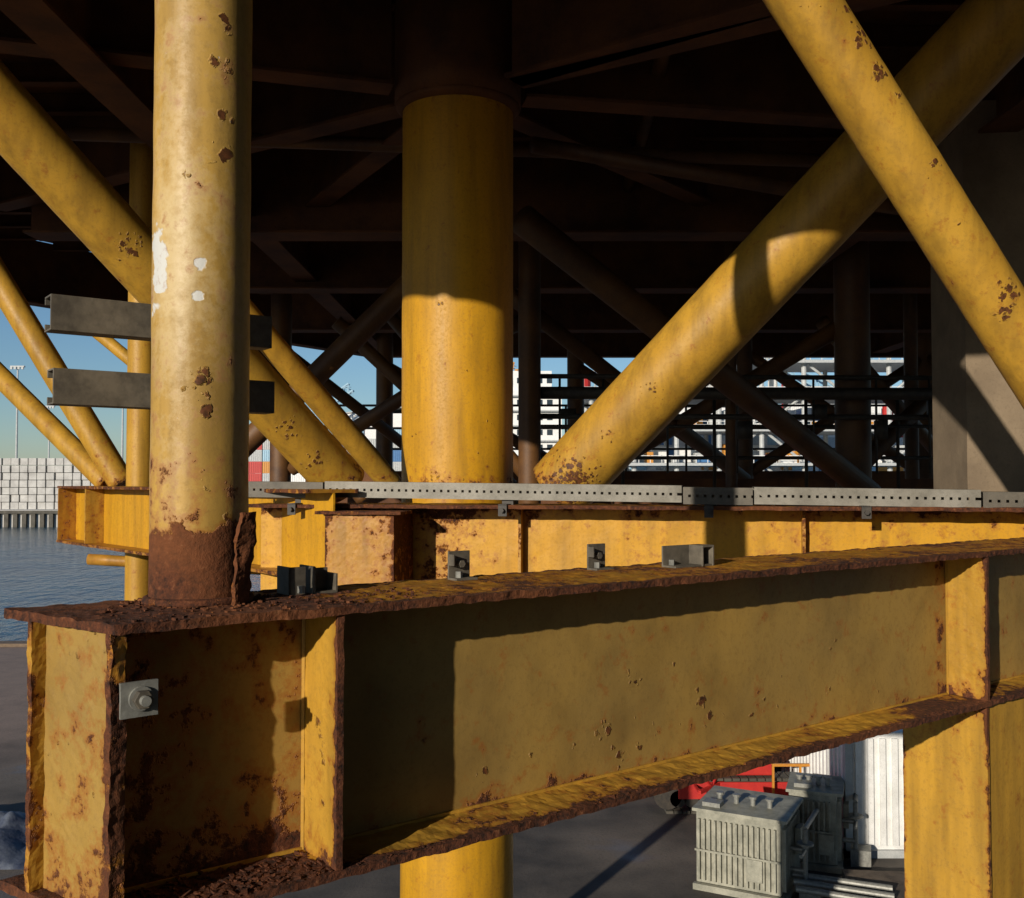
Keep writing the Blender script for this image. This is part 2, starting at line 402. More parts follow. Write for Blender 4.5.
# ------------------------------------------------------------------ near post
PST = empty('steel_post'); pc = (-.905, 2.90)
psp = [(v(-.80, 2.79, 1.30), .05, 1.15), (v(-.82, 2.79, 1.16), .045, 1.3), (v(-.80, 2.80, 1.02), .04, 1.35), (v(-.80, 2.80, .92), .045, 1.35), (v(-.82, 2.79, 1.42), .05, 1.1), (v(-.87, 2.77, .28), .05, 1.2), (v(-.86, 2.77, .2), .04, 1.2), (v(-.96, 2.78, 1.0), .03, 1.1), (v(-.9, 2.77, .85), .03, 1.), (v(-.87, 2.77, .55), .03, .9),
       (v(-.84, 2.78, .02), .05, .9), (v(-.80, 2.8, -.1), .05, .9)]
def post_fn(P, p):
    z = p.z - H - ZT
    zb = .16 + .10 * noise.noise(Vector((p.x * 9, p.y * 9, 2.0))) + .03 * noise.noise(p * 40)
    fr = 1.1 * math.exp(-max(z - zb, 0) / .028)
    l = (p - v(-.99, 2.79, .60)); wl = 1.15 * math.exp(-((l.x / .035) ** 2 + (l.z / .12) ** 2))
    wl += 1.2 * math.exp(-(((p.x + .87) / .028) ** 2 + ((p.z - H - .61) / .022) ** 2)) + 1.1 * math.exp(-(((p.x + .875) / .02) ** 2 + ((p.z - H - .51) / .016) ** 2))
    pal = math.exp(-(((p.x + .93) / .10) ** 2 + ((p.z - H - .62) / .28) ** 2)) + .35 * math.exp(-((p.x + .96) / .06) ** 2)
    st = max(0, noise.noise(Vector((p.x * 22, p.y * 22, p.z * .9)))) * .35
    return {'rust': fr + .28 * math.exp(-z / .3) + st * math.exp(-z / 1.2), 'pit': spots(p, psp), 'white': wl * (1 if p.y < 2.9 else 0), 'pale': pal}
tube('pipe', v(*pc, ZT - .004), v(*pc, 4.0), .137, M_YP, PST, 96, 320, post_fn, jit=.0015)
weld('base_weld', v(*pc, ZT + .008), up, .142, .014, M_RUST, PST)
hexa('torn_collar_flap', box8(v(-.785, 2.80, ZT), Vector((.010, -.008, 0)), Vector((.03, .05, 0)), Vector((.020, 0, .26))), (2, 6, 26), M_RUST, PST, None, .010, 16)
def channel(name_parent, p, L, d, bk, hgt, fl, t):
    e = empty(name_parent); a = Acc()
    a.box(p, d * L, bk * t, up * hgt)
    a.box(p + bk * t, d * L, bk * fl, up * t); a.box(p + bk * t + up * (hgt - t), d * L, bk * fl, up * t)
    a.box(p + bk * (t + fl) + up * t, d * L, bk * t * -1, up * .018); a.box(p + bk * (t + fl) + up * (hgt - t), d * L, bk * t * -1, up * -.018)
    a.build('channel_steel', M_GALVD, e, bevel=.0015)
    a = Acc(); a.box(p + d * (L * .5) + bk * .02 + up * .01, d * .05, bk * .03, up * (hgt - .02)); a.build('packer', M_BLK, e)
channel('channel_bracket', v(-1.335, 2.88, .435), .68, u, b_, .105, .07, .006)
channel('channel_bracket', v(-1.325, 2.88, .220), .68, u, b_, .105, .07, .006)

# ------------------------------------------------------------------ central column
COL = empty('steel_column')
csp = [(v(-.65, 8.32, -.0), .12, .95), (v(-.45, 8.3, -.0), .1, .9), (v(-.85, 8.45, .35), .07, .9), (v(-.4, 8.3, .9), .06, .9), (v(-.7, 8.33, 1.1), .05, .9), (v(-.2, 8.4, .5), .06, .9), (v(-.6, 8.32, 1.5), .05, .9), (v(-.3, 8.35, .2), .06, .9)]
tube('shaft', v(-.48, 8.8, -8), v(-.48, 8.8, 3.30), .49, M_YC, COL, 96, 180, lambda P, p: {'rust': .30 * math.exp(-((p.z - H + .05) / .12) ** 2) + .25 * math.exp(-((p.z - H - 3.3) / .1) ** 2), 'pit': spots(p, csp)}, jit=.002)
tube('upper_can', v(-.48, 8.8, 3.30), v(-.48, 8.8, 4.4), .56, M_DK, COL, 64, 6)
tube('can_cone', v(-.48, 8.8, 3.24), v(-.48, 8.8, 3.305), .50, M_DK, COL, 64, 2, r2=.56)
weld('shaft_weld', v(-.48, 8.8, -.05), up, .495, .02, M_YR, COL)

# ------------------------------------------------------------------ diagonal braces
def brace(p0, p1, r, mat=M_YD, sp=None, seg=40, nz=60, ends=.35):
    e = empty('diagonal_brace')
    Ln = (p1 - p0).length
    def f(P, p):
        d = min(P[0], 1 - P[0]) * Ln
        return {'rust': ends * math.exp(-d / .15) , 'pit': spots(p, sp or [])}
    tube('pipe', p0, p1, r, mat, e, seg, nz, f, jit=.0015)
    return e
pb0, pb1 = v(.40, 8.55, -.08), v(3.95, 6.64, 3.78)
brace(pb0, pb1, .285, M_YD, [(pb0.lerp(pb1, .02) + Vector((0, -.3, 0)), .28, 1.4), (pb0.lerp(pb1, .2) + Vector((0, -.28, 0)), .1, .95), (pb0.lerp(pb1, .11) + Vector((0, -.28, 0)), .10, .95)], 56, 140)
rb0, rb1 = v(1.12, 4.88, 2.90), v(3.46, 5.62, -.2)
def rp(f, dx=0, dz=0): return rb0.lerp(rb1, f) + Vector((dx, -.15, dz))
brace(rb0, rb1, .160, M_YD, [(rp(.13, .05), .07, 1.3), (rp(.2, .07, .05), .07, 1.3), (rp(.24, .08, .04), .08, 1.35), (rp(.28, .05), .07, 1.3), (rp(.33, .08, .05), .06, 1.2), (rp(.42, .05), .06, 1.1), (rp(.62, .0), .10, 1.3), (rp(.64, -.04, -.04), .08, 1.3), (rp(.5, .0), .05, 1.), (rp(.17, -.05), .06, 1.1)], 56, 160)
lb0, lb1 = v(-3.9, 5.27, 3.26), v(-1.34, 8.0, -.04)
def lp(f, dx=0): return lb0.lerp(lb1, f) + Vector((dx, -.17, -.03))
brace(lb0, lb1, .195, M_YD, [(lp(.52, .05), .12, 1.35), (lp(.60, .06), .12, 1.2), (lp(.8), .12, .95), (lp(.86, .04), .12, 1.1), (lp(.93), .12, 1.2)], 48, 120)
brace(v(-2.62, 8.5, 1.82), v(-1.2, 10.0, -.05), .115, M_YD, [], 32, 60)
e = empty('steel_post'); tube('pipe', v(-2.62, 8.5, -.6), v(-2.62, 8.5, 4.0), .14, M_YD, e, 24, 20)
e = empty('steel_post'); tube('pipe', v(-3.93, 10.6, -8), v(-3.93, 10.6, 4.0), .15, M_YD, e, 32, 30)
brace(v(-6.1, 11.0, 2.9), v(-4.28, 11.0, -.05), .14, M_YD)
brace(v(-7.6, 12.4, 2.5), v(-4.45, 11.05, -.05), .12, M_YD)
brace(v(-5.3, 11.6, 2.1), v(-3.0, 10.9, .35), .07, M_YD)
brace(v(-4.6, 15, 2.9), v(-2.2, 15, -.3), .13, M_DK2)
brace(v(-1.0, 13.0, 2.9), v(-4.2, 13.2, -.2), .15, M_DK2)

# ------------------------------------------------------------------ rear girder under the cable tray
tl, tr = v(-1.94, 7.4, 0), v(4.6, 6.15, 0); td = (tr - tl).normalized(); tb = Vector((-td.y, td.x, 0))
TL = (tr - tl).length
R = empty('steel_girder')
rf = lambda P, p: {'rust': .5 * math.exp(-P[1] * .4 / .03) + .22}
hexa('top_flange', box8(tl - tb * .10 + up * -.20, td * TL, tb * .55, up * .025), (160, 8, 1), M_YR, R, rf, .005, 9)
hexa('web', box8(tl + tb * .2 + up * -.95, td * TL, tb * .015, up * .745), (200, 1, 30), M_YC, R, lambda P, p: {'rust': .40 * math.exp(-(1 - P[2]) * .75 / .06) * (1 + noise.noise(p * 2.5)) + .30 * math.exp(-((P[0] * TL - 1.35) / .3) ** 2) + .18 * noise.noise(Vector((p.x * 5, p.y * 5, p.z * .8))) + .06, 'pit': .1}, .002, 5)
hexa('bottom_flange', box8(tl + up * -.98, td * TL, tb * .45, up * .025), (80, 6, 1), M_Y, R, rf, .003, 9)
for s in (2.0, 3.95, 5.4):
    hexa('stiffener', box8(tl + td * s + tb * .10 + up * -.953, td * .02, tb * .098, up * .75), (1, 5, 16), M_Y, R, lambda P, p: {'rust': .3 * math.exp(-P[1] * .2 / .03)}, .002)
hexa('box_stub', box8(tl + td * .70 - tb * .28 + up * -.82, td * .50, tb * .46, up * .58), (24, 10, 24), M_YR, R, lambda P, p: {'rust': .06 + .42 * math.exp(-min(P[0], 1 - P[0]) * .5 / .02) + .3 * math.exp(-(1 - P[2]) * .6 / .05) + .2 * noise.noise(Vector((p.x * 7, p.y * 7, p.z * 1.5)))}, .002)
hexa('stub_flange', box8(tl + td * .64 - tb * .32 + up * -.238, td * .62, tb * .30, up * .022), (20, 10, 1), M_YR, R, lambda P, p: {'rust': .5}, .004)
T = empty('cable_tray')
sl_ = Vector((0, 0, -.075 / TL))
tdd = (td + sl_).normalized()
segs = [(-.05, .58, .0, M_TRAYD), (.59, 3.15, .008, M_TRAY), (3.16, 3.62, -.002, M_TRAYD), (3.63, 5.05, .004, M_TRAY), (5.06, 6.5, -.008, M_TRAYD)]
for i, (s0, s1, oz, mt) in enumerate(segs):
    a = Acc(); o = tl + up * (-.01 + oz) + tb * (-.02 + .01 * (i % 2)); L = s1 - s0; hh = .115
    q = o + tdd * s0
    a.box(q, tdd * L, tb * .004, up * -.050); a.box(q + up * -.068, tdd * L, tb * .004, up * (-hh + .068))
    k = 0.0
    while k < L - .02:
        a.box(q + tdd * k + up * -.050, tdd * .034, tb * .004, up * -.018); k += .052
    a.box(q + tb * .004, tdd * L, tb * .30, up * -.004); a.box(q + tb * .304, tdd * L, tb * .004, up * -hh)
    a.box(q + up * -hh + tb * .004, tdd * L, tb * .02, up * .004)
    a.build('tray_length', mt, T)
a = Acc()
for s in (.35, 1.9, 3.3, 4.3, 5.3):
    a.box(tl + td * s + tb * .02 + up * -.175, td * .08, tb * .2, up * .04)
    a.box(tl + td * s - tb * .12 + up * -.25, td * .06, tb * .01, up * .08); a.box(tl + td * s - tb * .12 + up * -.175, td * .06, tb * .14, up * .008)
    a.cyl(tl + td * (s + .03) - tb * .15 + up * -.21, tl + td * (s + .03) - tb * .12 + up * -.21, .016, 6)
a.build('support_feet', M_BLK, T)

Lg = empty('steel_girder'); l0, l1 = v(-4.88, 11.2, 0), v(-1.25, 7.0, 0); ld = (l1 - l0).normalized(); lb = Vector((-ld.y, ld.x, 0)); LL = (l1 - l0).length
hexa('top_flange', box8(l0 + up * -.09 - lb * .2, ld * LL, lb * .4, up * .025), (60, 6, 1), M_YR, Lg, lambda P, p: {'rust': .35 * math.exp(-min(P[1], 1 - P[1]) * .4 / .03) + .1}, .004)
hexa('web', box8(l0 + up * -.66, ld * LL, lb * .015, up * .57), (60, 1, 10), M_YC, Lg, lambda P, p: {'rust': .3 * math.exp(-P[0] * LL / .1)}, .002)
hexa('bottom_flange', box8(l0 + up * -.685 - lb * .2, ld * LL, lb * .4, up * .025), (60, 6, 1), M_YR, Lg, lambda P, p: {'rust': .35 * math.exp(-min(P[1], 1 - P[1]) * .4 / .03)}, .004)
hexa('end_plate', box8(l0 + up * -.658 - lb * .19 - ld * .0, ld * .02, lb * .38, up * .566), (1, 6, 10), M_YR, Lg, lambda P, p: {'rust': .12}, .002)
hexa('web_stiffener', box8(l0 + ld * .9 + up * -.658 - lb * .19, ld * .02, lb * .188, up * .566), (1, 6, 10), M_Y, Lg, lambda P, p: {'rust': .15}, .002)
e = empty('pipe_run'); tube('pipe', v(-4.6, 10.9, -.86), v(-2.2, 10.9, -1.0), .06, M_YR, e, 20, 10)

K = empty('box_column')
hexa('shaft', box8(v(4.28, 9.4, -8), Vector((1.25, -.15, 0)), Vector((.1, 1.0, 0)), up * 11.6), (6, 6, 40), M_CONC, K, None, .004, 3)

# ------------------------------------------------------------------ topsides: deck underside framing, plus unseen slab and walls added to block sky light
D = empty('upper_deck')
poly = [(-3.7, 3.0), (17, 3.0), (19, 26), (-3.6, 26), (-9.5, 17)]
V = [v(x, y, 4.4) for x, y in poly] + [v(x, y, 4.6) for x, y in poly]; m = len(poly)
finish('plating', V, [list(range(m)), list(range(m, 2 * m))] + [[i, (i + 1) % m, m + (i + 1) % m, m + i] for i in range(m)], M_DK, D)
a = Acc()
for i in range(m):
    p, q = poly[i], poly[(i + 1) % m]
    a.bar(v(*p, 3.81), v(*q, 3.81), .04, 1.14); a.bar(v(*p, 3.22), v(*q, 3.22), .32, .03)
def gird(p, q, zb, wd=.3):
    a.bar(v(*p, (4.4 + zb) / 2), v(*q, (4.4 + zb) / 2), .03, 4.4 - zb); a.bar(v(*p, zb), v(*q, zb), wd, .03)
cx, cy = -.48, 8.8
for q in ((-5.6, 7.3), (-6.5, 12.5), (3.9, 6.2), (7.5, 3.1), (2.4, 12.3), (-3.6, 14.5), (16, 11.8)):
    d = Vector((q[0] - cx, q[1] - cy, 0)).normalized() * .6
    gird((cx + d.x, cy + d.y), q, 3.42, .26)
for y in (12.4, 16.5, 21): gird((-6.0 if y < 20 else -5, y), (18, y), 3.05 if y < 13 else 3.15, .45)
for x in (-3.4, 4.6, 9.5, 14): gird((x, 3.1), (x, 25.8), 3.30, .36)
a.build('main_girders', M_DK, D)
a = Acc(); y = 3.6
while y < 26:
    x0 = -3.9 - (y - 3) * .41 if y < 17 else -9.3 + (y - 17) * .63
    a.bar(v(x0 + .3, y, 4.28), v(17.5, y, 4.28), .02, .22); a.bar(v(x0 + .3, y, 4.17), v(17.5, y, 4.17), .12, .015); y += .85
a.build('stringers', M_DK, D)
a = Acc()
for (p, q, r) in (((-4.5, 10.0, 3.5), (4.6, 10.4, 3.3), .07), ((0.6, 5.2, 3.75), (9, 11, 3.6), .09), ((-4, 6.2, 3.9), (3, 5.0, 3.9), .06), ((.2, 9.6, 3.25), (12, 15.2, 3.1), .08), ((1.2, 4.5, 3.9), (1.5, 14, 3.6), .07)):
    a.cyl(v(*p), v(*q), r, 16)
a.build('service_pipes', M_DK2, D, True)
a = Acc()  # unseen slab, ribs and upright wall added overhead to cut the sky light
a.ab(-3.7, 3.1, H + 4.62, 17, 3.3, H + 10.5)
a.ab(-22, -13.5, H + 10.5, 22, 26, H + 11.2)
for k in range(9): a.ab(-22, -13 + k * 4.2, H + 9.8, 22, -12.8 + k * 4.2, H + 10.48)
a.build('added_sky_blocker', M_DK2, D)
a = Acc()  # unseen walls added beside and behind the camera to hold back sky fill
a.ab(9.5, -20, 0, 10.2, 2.2, H + 10.3)
for k in range(8): a.ab(9.3, -19.5 + k * 2.8, 0, 9.48, -19.3 + k * 2.8, H + 10.2)
a.ab(-3, -20.6, 0, 10.2, -20.02, H + 10.3)
for k in range(5): a.ab(-2.6 + k * 2.8, -20.0, 0, -2.4 + k * 2.8, -19.8, H + 10.2)
a.build('added_sky_walls', M_PILE, D)

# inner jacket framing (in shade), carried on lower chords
J = empty('jacket_framing')
cols = [(5.12, 15, .26), (0.25, 14.2, .16), (-4.4, 19, .2), (4.9, 21, .16), (9.1, 22, .2), (-3.0, 23.5, .2), (1.5, 23.5, .2), (12.5, 17, .25), (-1.2, 18.5, .18), (7.2, 18, .12), (3.4, 15.5, .09)]
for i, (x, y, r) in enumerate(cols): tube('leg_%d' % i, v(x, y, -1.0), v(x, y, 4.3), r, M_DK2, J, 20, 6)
a = Acc()
br = [((.1, 11.0, 2.9), (5.2, 14.5, -.2), .17), ((-.4, 14, 2.9), (4.2, 18, .0), .12), ((5.1, 15, 2.4), (1.0, 18, -.2), .13), ((5.1, 15, .1), (9.3, 20, 2.6), .14),
      ((9, 20, .0), (5.3, 17, 2.7), .13), ((-3, 17, 2.7), (0, 18.5, -.1), .12), ((0.2, 18, 2.9), (-4.2, 19, .2), .13), ((-4.4, 19, 2.5), (-1.2, 23.5, -.2), .12), ((-3, 23.5, 2.7), (1.5, 23.6, .1), .14),
      ((1.5, 23.5, .1), (4.9, 21, 2.7), .12), ((1.5, 23.5, 2.7), (4.9, 21.1, .1), .12), ((4.9, 21, .1), (9.1, 22, 2.7), .12), ((4.9, 21, 2.7), (9.1, 22.1, .1), .12), ((9.1, 22, 2.7), (12.5, 17.2, .1), .14),
      ((6.5, 13, 2.6), (8.6, 12, .0), .16), ((-2.1, 16, 2.8), (.25, 14.2, .0), .1)]
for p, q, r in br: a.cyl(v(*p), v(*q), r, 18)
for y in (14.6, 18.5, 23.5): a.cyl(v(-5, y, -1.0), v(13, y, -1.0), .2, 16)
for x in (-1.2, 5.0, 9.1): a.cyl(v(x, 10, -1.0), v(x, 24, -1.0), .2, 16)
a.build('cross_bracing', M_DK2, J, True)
a = Acc()
a.ab(-5, 24.2, H - .25, 14, 24.5, H + .22)
a.ab(-5, 21.0, H - .6, 14, 21.3, H - .05)
a.ab(.3, 16.2, H - .7, 10, 16.4, H + .02)
a.build('lower_platform_edge', M_DK, J)
Rl = empty('railing'); a = Acc()
for (y, x0, x1, base) in ((15.8, .3, 9.5, -.2), (24.1, -4.5, 13, .2)):
    for z in (.55, 1.05, 1.6): a.cyl(v(x0, y, base + z), v(x1, y, base + z), .028, 8)
    x = x0
    while x <= x1: a.cyl(v(x, y, base), v(x, y, base + 1.6), .028, 8); x += 1.45
a.cyl(v(.3, 14.3, 1.25), v(9.2, 14.6, 1.25), .09, 12); a.cyl(v(.3, 14.4, .92), v(9.2, 14.8, .92), .04, 12); a.cyl(v(.3, 14.4, 1.5), v(9.2, 14.8, 1.5), .035, 12)
for i in range(9):
    x = .6 + i * .95 + random.uniform(-.25, .25); z = random.choice([.9, 1.2, .6])
    a.ab(x, 14.5, H + z, x + random.uniform(.08, .25), 14.7, H + z + random.uniform(.1, .3)); a.cyl(v(x, 14.6, .1), v(x, 14.6, 1.5), .018, 6)
a.build('rails', M_BLK, Rl, True)

# ------------------------------------------------------------------ ground, water, far shore
def sheet(name, pts, mat):
    return finish(name, [Vector(p) for p in pts], [list(range(len(pts)))], mat)
Q = [(-60, -60), (120, -60), (120, 49), (-60, 49)]
bm_v = [g(x, y, 0) for x, y in Q] + [g(x, y, -3) for x, y in Q]
finish('quay_ground', bm_v, [[0, 1, 2, 3]] + [[i, (i + 1) % 4, 4 + (i + 1) % 4, 4 + i] for i in range(4)], M_GROUND)
a = Acc(); a.ab(-60, 48.2, .004, 120, 49.05, .16); a.build('quay_kerb', M_WOOD)
sheet('water', [(-4000, -4000, -2), (4000, -4000, -2), (4000, 5000, -2), (-4000, 5000, -2)], M_WATER)
FQ = empty('far_quay'); a = Acc(); a.ab(-500, 213, -3, 500, 900, 1.6); a.build('quay_slab', M_BLOCK, FQ)
a = Acc(); x = -140
while x < 160: a.ab(x, 212.3, -3, x + .9, 213, .9); x += 1.9
a.ab(-140, 212.1, .9, 160, 213, 1.5); a.build('sheet_piles', M_PILE, FQ)

S = empty('concrete_block_stack'); a = Acc()
x = -124
while x < -80:
    rows = 7 if x < -93 else random.choice([5, 6])
    for k in range(rows):
        a.ab(x + random.uniform(0, .15), 220 + random.uniform(0, .5), 1.6 + k * 1.62, x + 1.75, 224, 1.6 + k * 1.62 + 1.5)
    x += 1.95
a.build('blocks', M_BLOCK, S)
a = Acc(); a.ab(-124, 221, 1.6, -80, 223.6, 10); a.build('block_core', M_PILE, S)

def mast(x, y, h):
    e = empty('light_mast'); a = Acc(); a.cyl(g(x, y, 1.6), g(x, y, h), .30, 8, .18); a.build('mast', M_GREY, e)
    a = Acc(); a.ab(x - 1.6, y - .3, h, x + 1.6, y + .3, h + .35)
    for i in range(4): a.ab(x - 1.5 + i * .85, y - .6, h - .5, x - 1.0 + i * .85, y - .2, h + .1)
    a.build('floodlights', M_GREY, e)
mast(-114, 230, 34); mast(-139, 300, 30); mast(-100, 232, 26); mast(-92, 236, 30); mast(-68, 240, 30); mast(60, 230, 36); mast(20, 240, 34)

def shed(x, y, wd, dp, h, mat, name='warehouse'):
    e = empty(name); a = Acc(); a.ab(x, y, 1.6, x + wd, y + dp, h)
    a.build('walls', mat, e)
    a = Acc()
    for s0, s1, h0, h1 in ((-.4, wd / 2, h, h + wd * .06), (wd / 2, wd + .4, h + wd * .06, h)):
        a.hex([g(x + s0, y - .4, h0), g(x + s0, y - .4, h0 + .3), g(x + s0, y + dp, h0), g(x + s0, y + dp, h0 + .3), g(x + s1, y - .4, h1), g(x + s1, y - .4, h1 + .3), g(x + s1, y + dp, h1), g(x + s1, y + dp, h1 + .3)])
    a.build('roof', M_GREY, e)
    a = Acc(); k = x + 2
    while k < x + wd - 3:
        for z in [q for q in (5, 9, 13, 17) if q < h - 2]: a.ab(k, y - .08, z, k + 1.8, y + .05, z + 1.3)
        k += 3.4
    a.build('windows', M_GLASS, e)
shed(-74, 260, 30, 30, 15, M_GREY); shed(-42, 255, 26, 30, 25, M_WHITE); shed(30, 262, 28, 30, 27, M_WHITE); shed(62, 255, 22, 30, 28, M_CYAN); shed(88, 255, 30, 30, 24, M_WHITE)

Sh = empty('cargo_ship')
a = Acc(); a.hex([g(-14, 200, -2), g(-16, 198, 8), g(-14, 208, -2), g(-16, 210, 8), g(56, 200, -2), g(62, 198, 9), g(56, 208, -2), g(62, 210, 9)]); a.build('hull', M_BLUE, Sh)
a = Acc(); a.ab(-10, 200, 8, 10, 209, 26); a.ab(-8, 201, 26, 8, 208, 30); a.ab(16, 200, 8.5, 56, 208, 17); a.ab(-6, 202, 30, -2, 206, 36); a.build('superstructure', M_WHITE, Sh)
a = Acc()
for z in (11, 14, 17, 20, 23, 27.5):
    k = -9
    while k < 9: a.ab(k, 199.9 if z < 26 else 200.9, z, k + 1.1, 201.2, z + 1.1); k += 2
a.build('windows', M_GLASS, Sh)
a = Acc()
for z in (10, 13, 16, 19, 22, 25): a.ab(-10.6, 199, z - .3, 10.6, 200.1, z)
a.build('deck_edges', M_GREY, Sh)
a = Acc(); a.ab(24, 200.5, 17, 30, 206, 22); a.ab(40, 200.5, 17, 47, 206, 20); a.build('deck_gear', M_ORG, Sh)
cols_ = [M_RED, M_WHITE, M_BLUE, M_ORG, M_GREY, M_CYAN]
accs = {i: Acc() for i in range(6)}
for i in range(80):
    x = random.uniform(12, 58); z = random.choice([10, 12.5, 15, 17, 19.5]); wd = random.uniform(1.2, 4)
    accs[random.choice([0, 1, 1, 1, 2, 3, 4, 4, 4, 5, 5])].ab(x, 198.0 + i * .02, z, x + wd, 206, z + random.uniform(1.0, 3.0))
for c, ac in accs.items():
    if ac.V: ac.build('deck_cargo', cols_[c], Sh)

# a second offshore structure moored across the basin
OP = empty('offshore_platform'); a = Acc()
rp_ = random.Random(5)
xs = [14 + i * 7.5 for i in range(9)]
zs = [4, 11, 17, 23, 29]
for x in xs:
    for y in (176, 188): a.cyl(g(x, y, -3), g(x, y, 30 if x > 25 else 24), .45, 8)
for i in range(len(xs) - 1):
    for k in range(len(zs) - 1):
        if rp_.random() < .55:
            p, q = (zs[k], zs[k + 1]) if rp_.random() < .5 else (zs[k + 1], zs[k]); a.cyl(g(xs[i], 176, p), g(xs[i + 1], 176, q), .25, 6)
a.build('jacket_tubes', M_GREY, OP)
a = Acc()
for z in zs[1:]: a.ab(12 if z < 28 else 28, 174, z - .5, 76, 190, z)
a.build('decks', M_GREY, OP)
a = Acc()
for z in zs[1:]:
    x0 = 12 if z < 28 else 28
    for h in (.6, 1.2): a.ab(x0, 173.9, z + h, 76, 174, z + h + .1)
    x = x0
    while x < 76: a.ab(x, 173.9, z, x + .12, 174, z + 1.3); x += 2
a.build('guard_rails', M_WHITE, OP)
accs = {i: Acc() for i in range(6)}
for i in range(60):
    z = rp_.choice(zs[1:4]); x = rp_.uniform(13, 72); wd = rp_.uniform(.8, 4); y0 = rp_.uniform(175, 185)
    c = rp_.choice([1, 1, 1, 4, 4, 5, 2, 3, 0])
    if rp_.random() < .35: accs[c].cyl(g(x, y0, z), g(x, y0, z + rp_.uniform(2, 4.6)), rp_.uniform(.5, 1.3), 12)
    else: accs[c].ab(x, y0, z, x + wd, y0 + 2, z + rp_.uniform(1, 4))
for c, ac in accs.items():
    if ac.V: ac.build('deck_equipment', cols_[c], OP)

def crane(x, y, h, mat, jib, ang):
    e = empty('harbour_crane'); a = Acc()
    for dx in (-3, 3):
        for dy in (-3, 3): a.bar(g(x + dx, y + dy, 1.6), g(x + dx * .5, y + dy * .5, h * .55), .8)
    a.bar(g(x - 3, y - 3, h * .25), g(x + 3, y - 3, h * .25), .6)
    a.ab(x - 2.5, y - 2.5, h * .55, x + 2.5, y + 2.5, h * .55 + 4)
    a.lattice(g(x, y, h * .55 + 3), g(x + jib * math.cos(ang), y, h * .55 + 3 + abs(jib) * math.sin(ang)), 2.0, 14, .35)
    a.lattice(g(x, y, h * .55 + 4), g(x, y, h), 1.6, 6, .3)
    a.bar(g(x, y, h), g(x + jib * math.cos(ang), y, h * .55 + 3 + abs(jib) * math.sin(ang)), .15)
    a.build('crane_steel', mat, e)
crane(-20, 250, 40, M_ORG, 24, .5); crane(66, 240, 34, M_RED, -14, .6); crane(84, 235, 38, M_CYAN, -24, .5); crane(-56, 245, 30, M_CYAN, 20, .6)
def container_stack(x, y, nx, nz):
    e = empty('shipping_container_stack')
    accs = {i: Acc() for i in range(6)}
    for i in range(nx):
        for k in range(nz - random.choice([0, 0, 1, 2])):
            c = random.choice([0, 1, 1, 1, 2, 3, 4, 4, 5, 5]); accs[c].ab(x + i * 6.3, y, 1.6 + k * 2.65, x + i * 6.3 + 6.1, y + 2.4, 1.6 + k * 2.65 + 2.6)
            for r in range(14): accs[c].ab(x + i * 6.3 + .25 + r * .42, y - .08, 1.75 + k * 2.65, x + i * 6.3 + .42 + r * .42, y, 1.6 + k * 2.65 + 2.45)
    for c, ac in accs.items():
        if ac.V: ac.build('containers', cols_[c], e)
container_stack(-75, 225, 5, 7); container_stack(-40, 228, 4, 8); container_stack(62, 222, 7, 9)

# ------------------------------------------------------------------ things on the quay
def cabinet(o, d1, L1, L2, hh):
    e = empty('transformer_cabinet'); d2 = Vector((-d1.y, d1.x, 0)); a = Acc()
    a.box(o + up * .12, d1 * L1, d2 * L2, up * (hh - .12)); a.build('body', M_RAD, e, bevel=.02)
    a = Acc(); k = .06
    while k < L1 - .06: a.box(o + d1 * k - d2 * .08 + up * .2, d1 * .035, d2 * .08, up * (hh - .35)); k += .105
    k = .06
    while k < L2 - .06: a.box(o + d1 * L1 + d2 * k + up * .2, d2 * .035, d1 * .08, up * (hh - .35)); k += .105
    a.build('cooling_fins', M_RAD, e)
    a = Acc(); a.box(o - d1 * .05 - d2 * .1 + up * hh, d1 * (L1 + .18), d2 * (L2 + .2), up * .06)
    a.box(o - d1 * .04 - d2 * .1, d1 * (L1 + .16), d2 * .1, up * .12); a.box(o + d1 * L1, d1 * .1, d2 * L2, up * .12)
    a.box(o - d2 * .1 + up * (hh * .5), d1 * L1, d2 * .015, up * .04)
    a.build('frame', M_RAD, e)
    a = Acc()
    for i in range(4):
        p = o + d1 * (L1 * (.2 + .2 * i)) + d2 * (L2 * .4) + up * (hh + .06)
        a.cyl(p, p + up * .14, .05, 12); a.cyl(p + up * .14, p + up * .18, .08, 12)
    a.box(o + d1 * .1 + d2 * .1 + up * (hh + .06), d1 * .35, d2 * .3, up * .08)
    p = o + d1 * (L1 + .35) + d2 * .5
    a.cyl(p + up * .05, p + up * 1.3, .05, 12); a.cyl(p + up * 1.3, p + up * 1.3 + d2 * 1.2, .05, 12); a.cyl(p + up * .5, p + up * .5 - d1 * .35, .05, 12)
    a.cyl(p + up * .9 + d2 * .4, p + up * .9 - d2 * .4, .035, 12); a.cyl(p + up * .9, p + up * .9 - d1 * .35, .05, 12)
    a.cyl(p + up * 1.0, p + up * 1.04, .16, 16)
    a.box(p - d2 * .1 - d1 * .1, d1 * .4, d2 * .4, up * .35)
    a.build('pipework', M_GALV, e)
    a = Acc(); a.box(o + d1 * (L1 * .62) - d2 * .13 + up * .35, d1 * .3, d2 * .04, up * .42); a.box(o + d1 * (L1 + .1) + d2 * (L2 * .55) + up * .7, d2 * .35, d1 * .12, up * .5); a.build('control_box', M_RAD, e, bevel=.01)
cabinet(g(3.62, 19.9, 0), Vector((.89, -.456, 0)), 1.65, 1.4, 1.52)
cabinet(g(5.75, 21.0, 0), Vector((.94, -.34, 0)), .95, 1.1, 1.55)

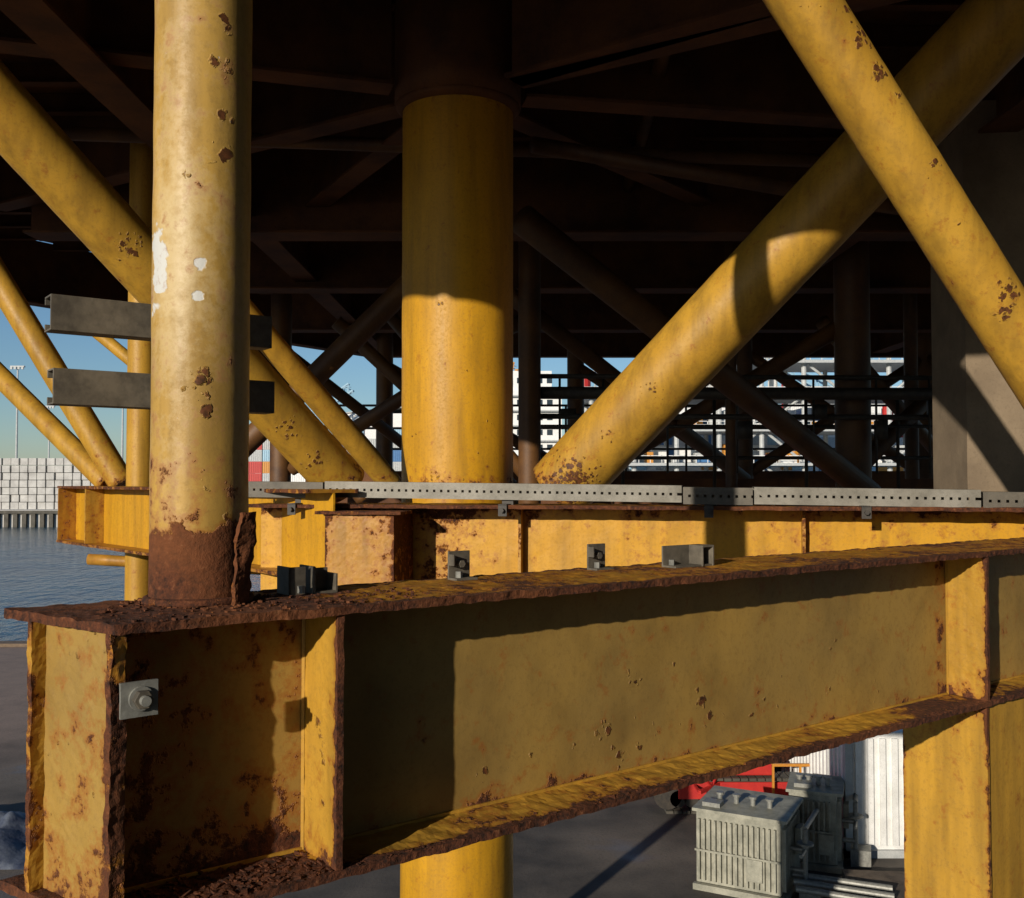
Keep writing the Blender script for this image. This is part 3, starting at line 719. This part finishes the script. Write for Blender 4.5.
e = empty('shipping_container'); a = Acc(); a.ab(7.15, 21.5, .12, 9.45, 27.3, 2.62); a.build('shell', M_WHITE, e, bevel=.01)
a = Acc(); k = 21.65
while k < 27.2: a.ab(7.09, k, .25, 7.15, k + .12, 2.5); k += .26
k = 7.3
while k < 9.3: a.ab(k, 21.44, .25, k + .12, 21.5, 2.5); k += .26
a.build('corrugation', M_WHITE, e)
a = Acc()
for x, y in ((7.07, 21.42), (9.38, 21.42), (7.07, 27.2), (9.38, 27.2)): a.ab(x, y, 0, x + .16, y + .16, 2.66)
a.ab(7.07, 21.42, 0, 9.54, 21.56, .16); a.ab(7.07, 21.42, 0, 7.2, 27.3, .16); a.build('frame', M_GREY, e)

Cr = empty('crawler_crane')
for yy in (24.3, 26.6):
    a = Acc()
    for i in range(9): a.cyl(g(4.0 + i * .34, yy, .33), g(4.0 + i * .34, yy + .45, .33), .2, 16)
    a.cyl(g(3.75, yy, .42), g(3.75, yy + .45, .42), .34, 20); a.cyl(g(6.9, yy, .42), g(6.9, yy + .45, .42), .34, 20)
    a.build('track_wheels', M_BLK, Cr)
    a = Acc(); k = 3.7
    while k < 6.9: a.ab(k, yy - .06, .78, k + .17, yy + .51, .84); a.ab(k, yy - .06, .0, k + .17, yy + .51, .06); k += .2
    a.ab(3.9, yy + .1, .5, 6.8, yy + .36, .74); a.build('track_shoes', M_PILE, Cr)
    a = Acc(); a.ab(4.0, yy - .03, .34, 6.8, yy + .02, .74); a.build('track_frame', M_RED, Cr)
a = Acc(); a.ab(4.4, 24.4, .86, 6.3, 26.8, 1.25); a.ab(4.1, 24.9, 1.26, 5.5, 26.2, 2.6); a.build('car_body', M_RED, Cr, bevel=.03)
a = Acc(); a.lattice(g(4.2, 23.9, .95), g(8.6, 28.4, 1.1), .55, 12, .08); a.build('lattice_boom', M_RED, Cr)
e = empty('walkway_panel'); a = Acc(); a.box(g(6.0, 23.0, .25), Vector((1.7, -.2, 0)), Vector((.15, 1.2, 0)), up * .10)
for k in range(3): a.ab(6.2 + k * .6, 23.1, 0, 6.3 + k * .6, 23.2, .25)
for k in range(3): a.ab(6.2 + k * .65, 24.05, .35, 6.25 + k * .65, 24.1, 1.2)
a.ab(6.2, 24.04, 1.18, 7.6, 24.12, 1.24); a.build('panel', M_ORG, e)

e = empty('concrete_plinth')
hexa('slab', box8(g(5.75, 15.5, 0), Vector((4, -.4, 0)), Vector((.8, 4.6, 0)), up * .28), (40, 40, 3), M_PLINTH, e, None, .015, 3)
a = Acc()
for i in range(3): a.cyl(g(5.3 + i * .06, 18.9 + i * .35, .38), g(6.9 + i * .1, 18.2 + i * .35, .38), .06, 12)
a.build('laid_pipes', M_GALV, e)

V = []; F = []; nx, ny = 60, 40
for j in range(ny + 1):
    for i in range(nx + 1):
        a_, c_ = i / nx, j / ny
        hgt = max(0, math.sin(math.pi * a_)) ** .5 * max(0, math.sin(math.pi * c_)) ** .5
        p = g(-15 + a_ * 5.0, 20.8 + c_ * 2.6, 0); p.z = hgt * (.7 + .6 * noise.noise(p * 1.1)) + .25 * abs(noise.noise(p * 2.6)) * hgt - .01
        V.append(p)
for j in range(ny):
    for i in range(nx): F.append([j * (nx + 1) + i, j * (nx + 1) + i + 1, (j + 1) * (nx + 1) + i + 1, (j + 1) * (nx + 1) + i])
finish('tarpaulin_pile', V, F, M_TARP, None, True)
print('done')
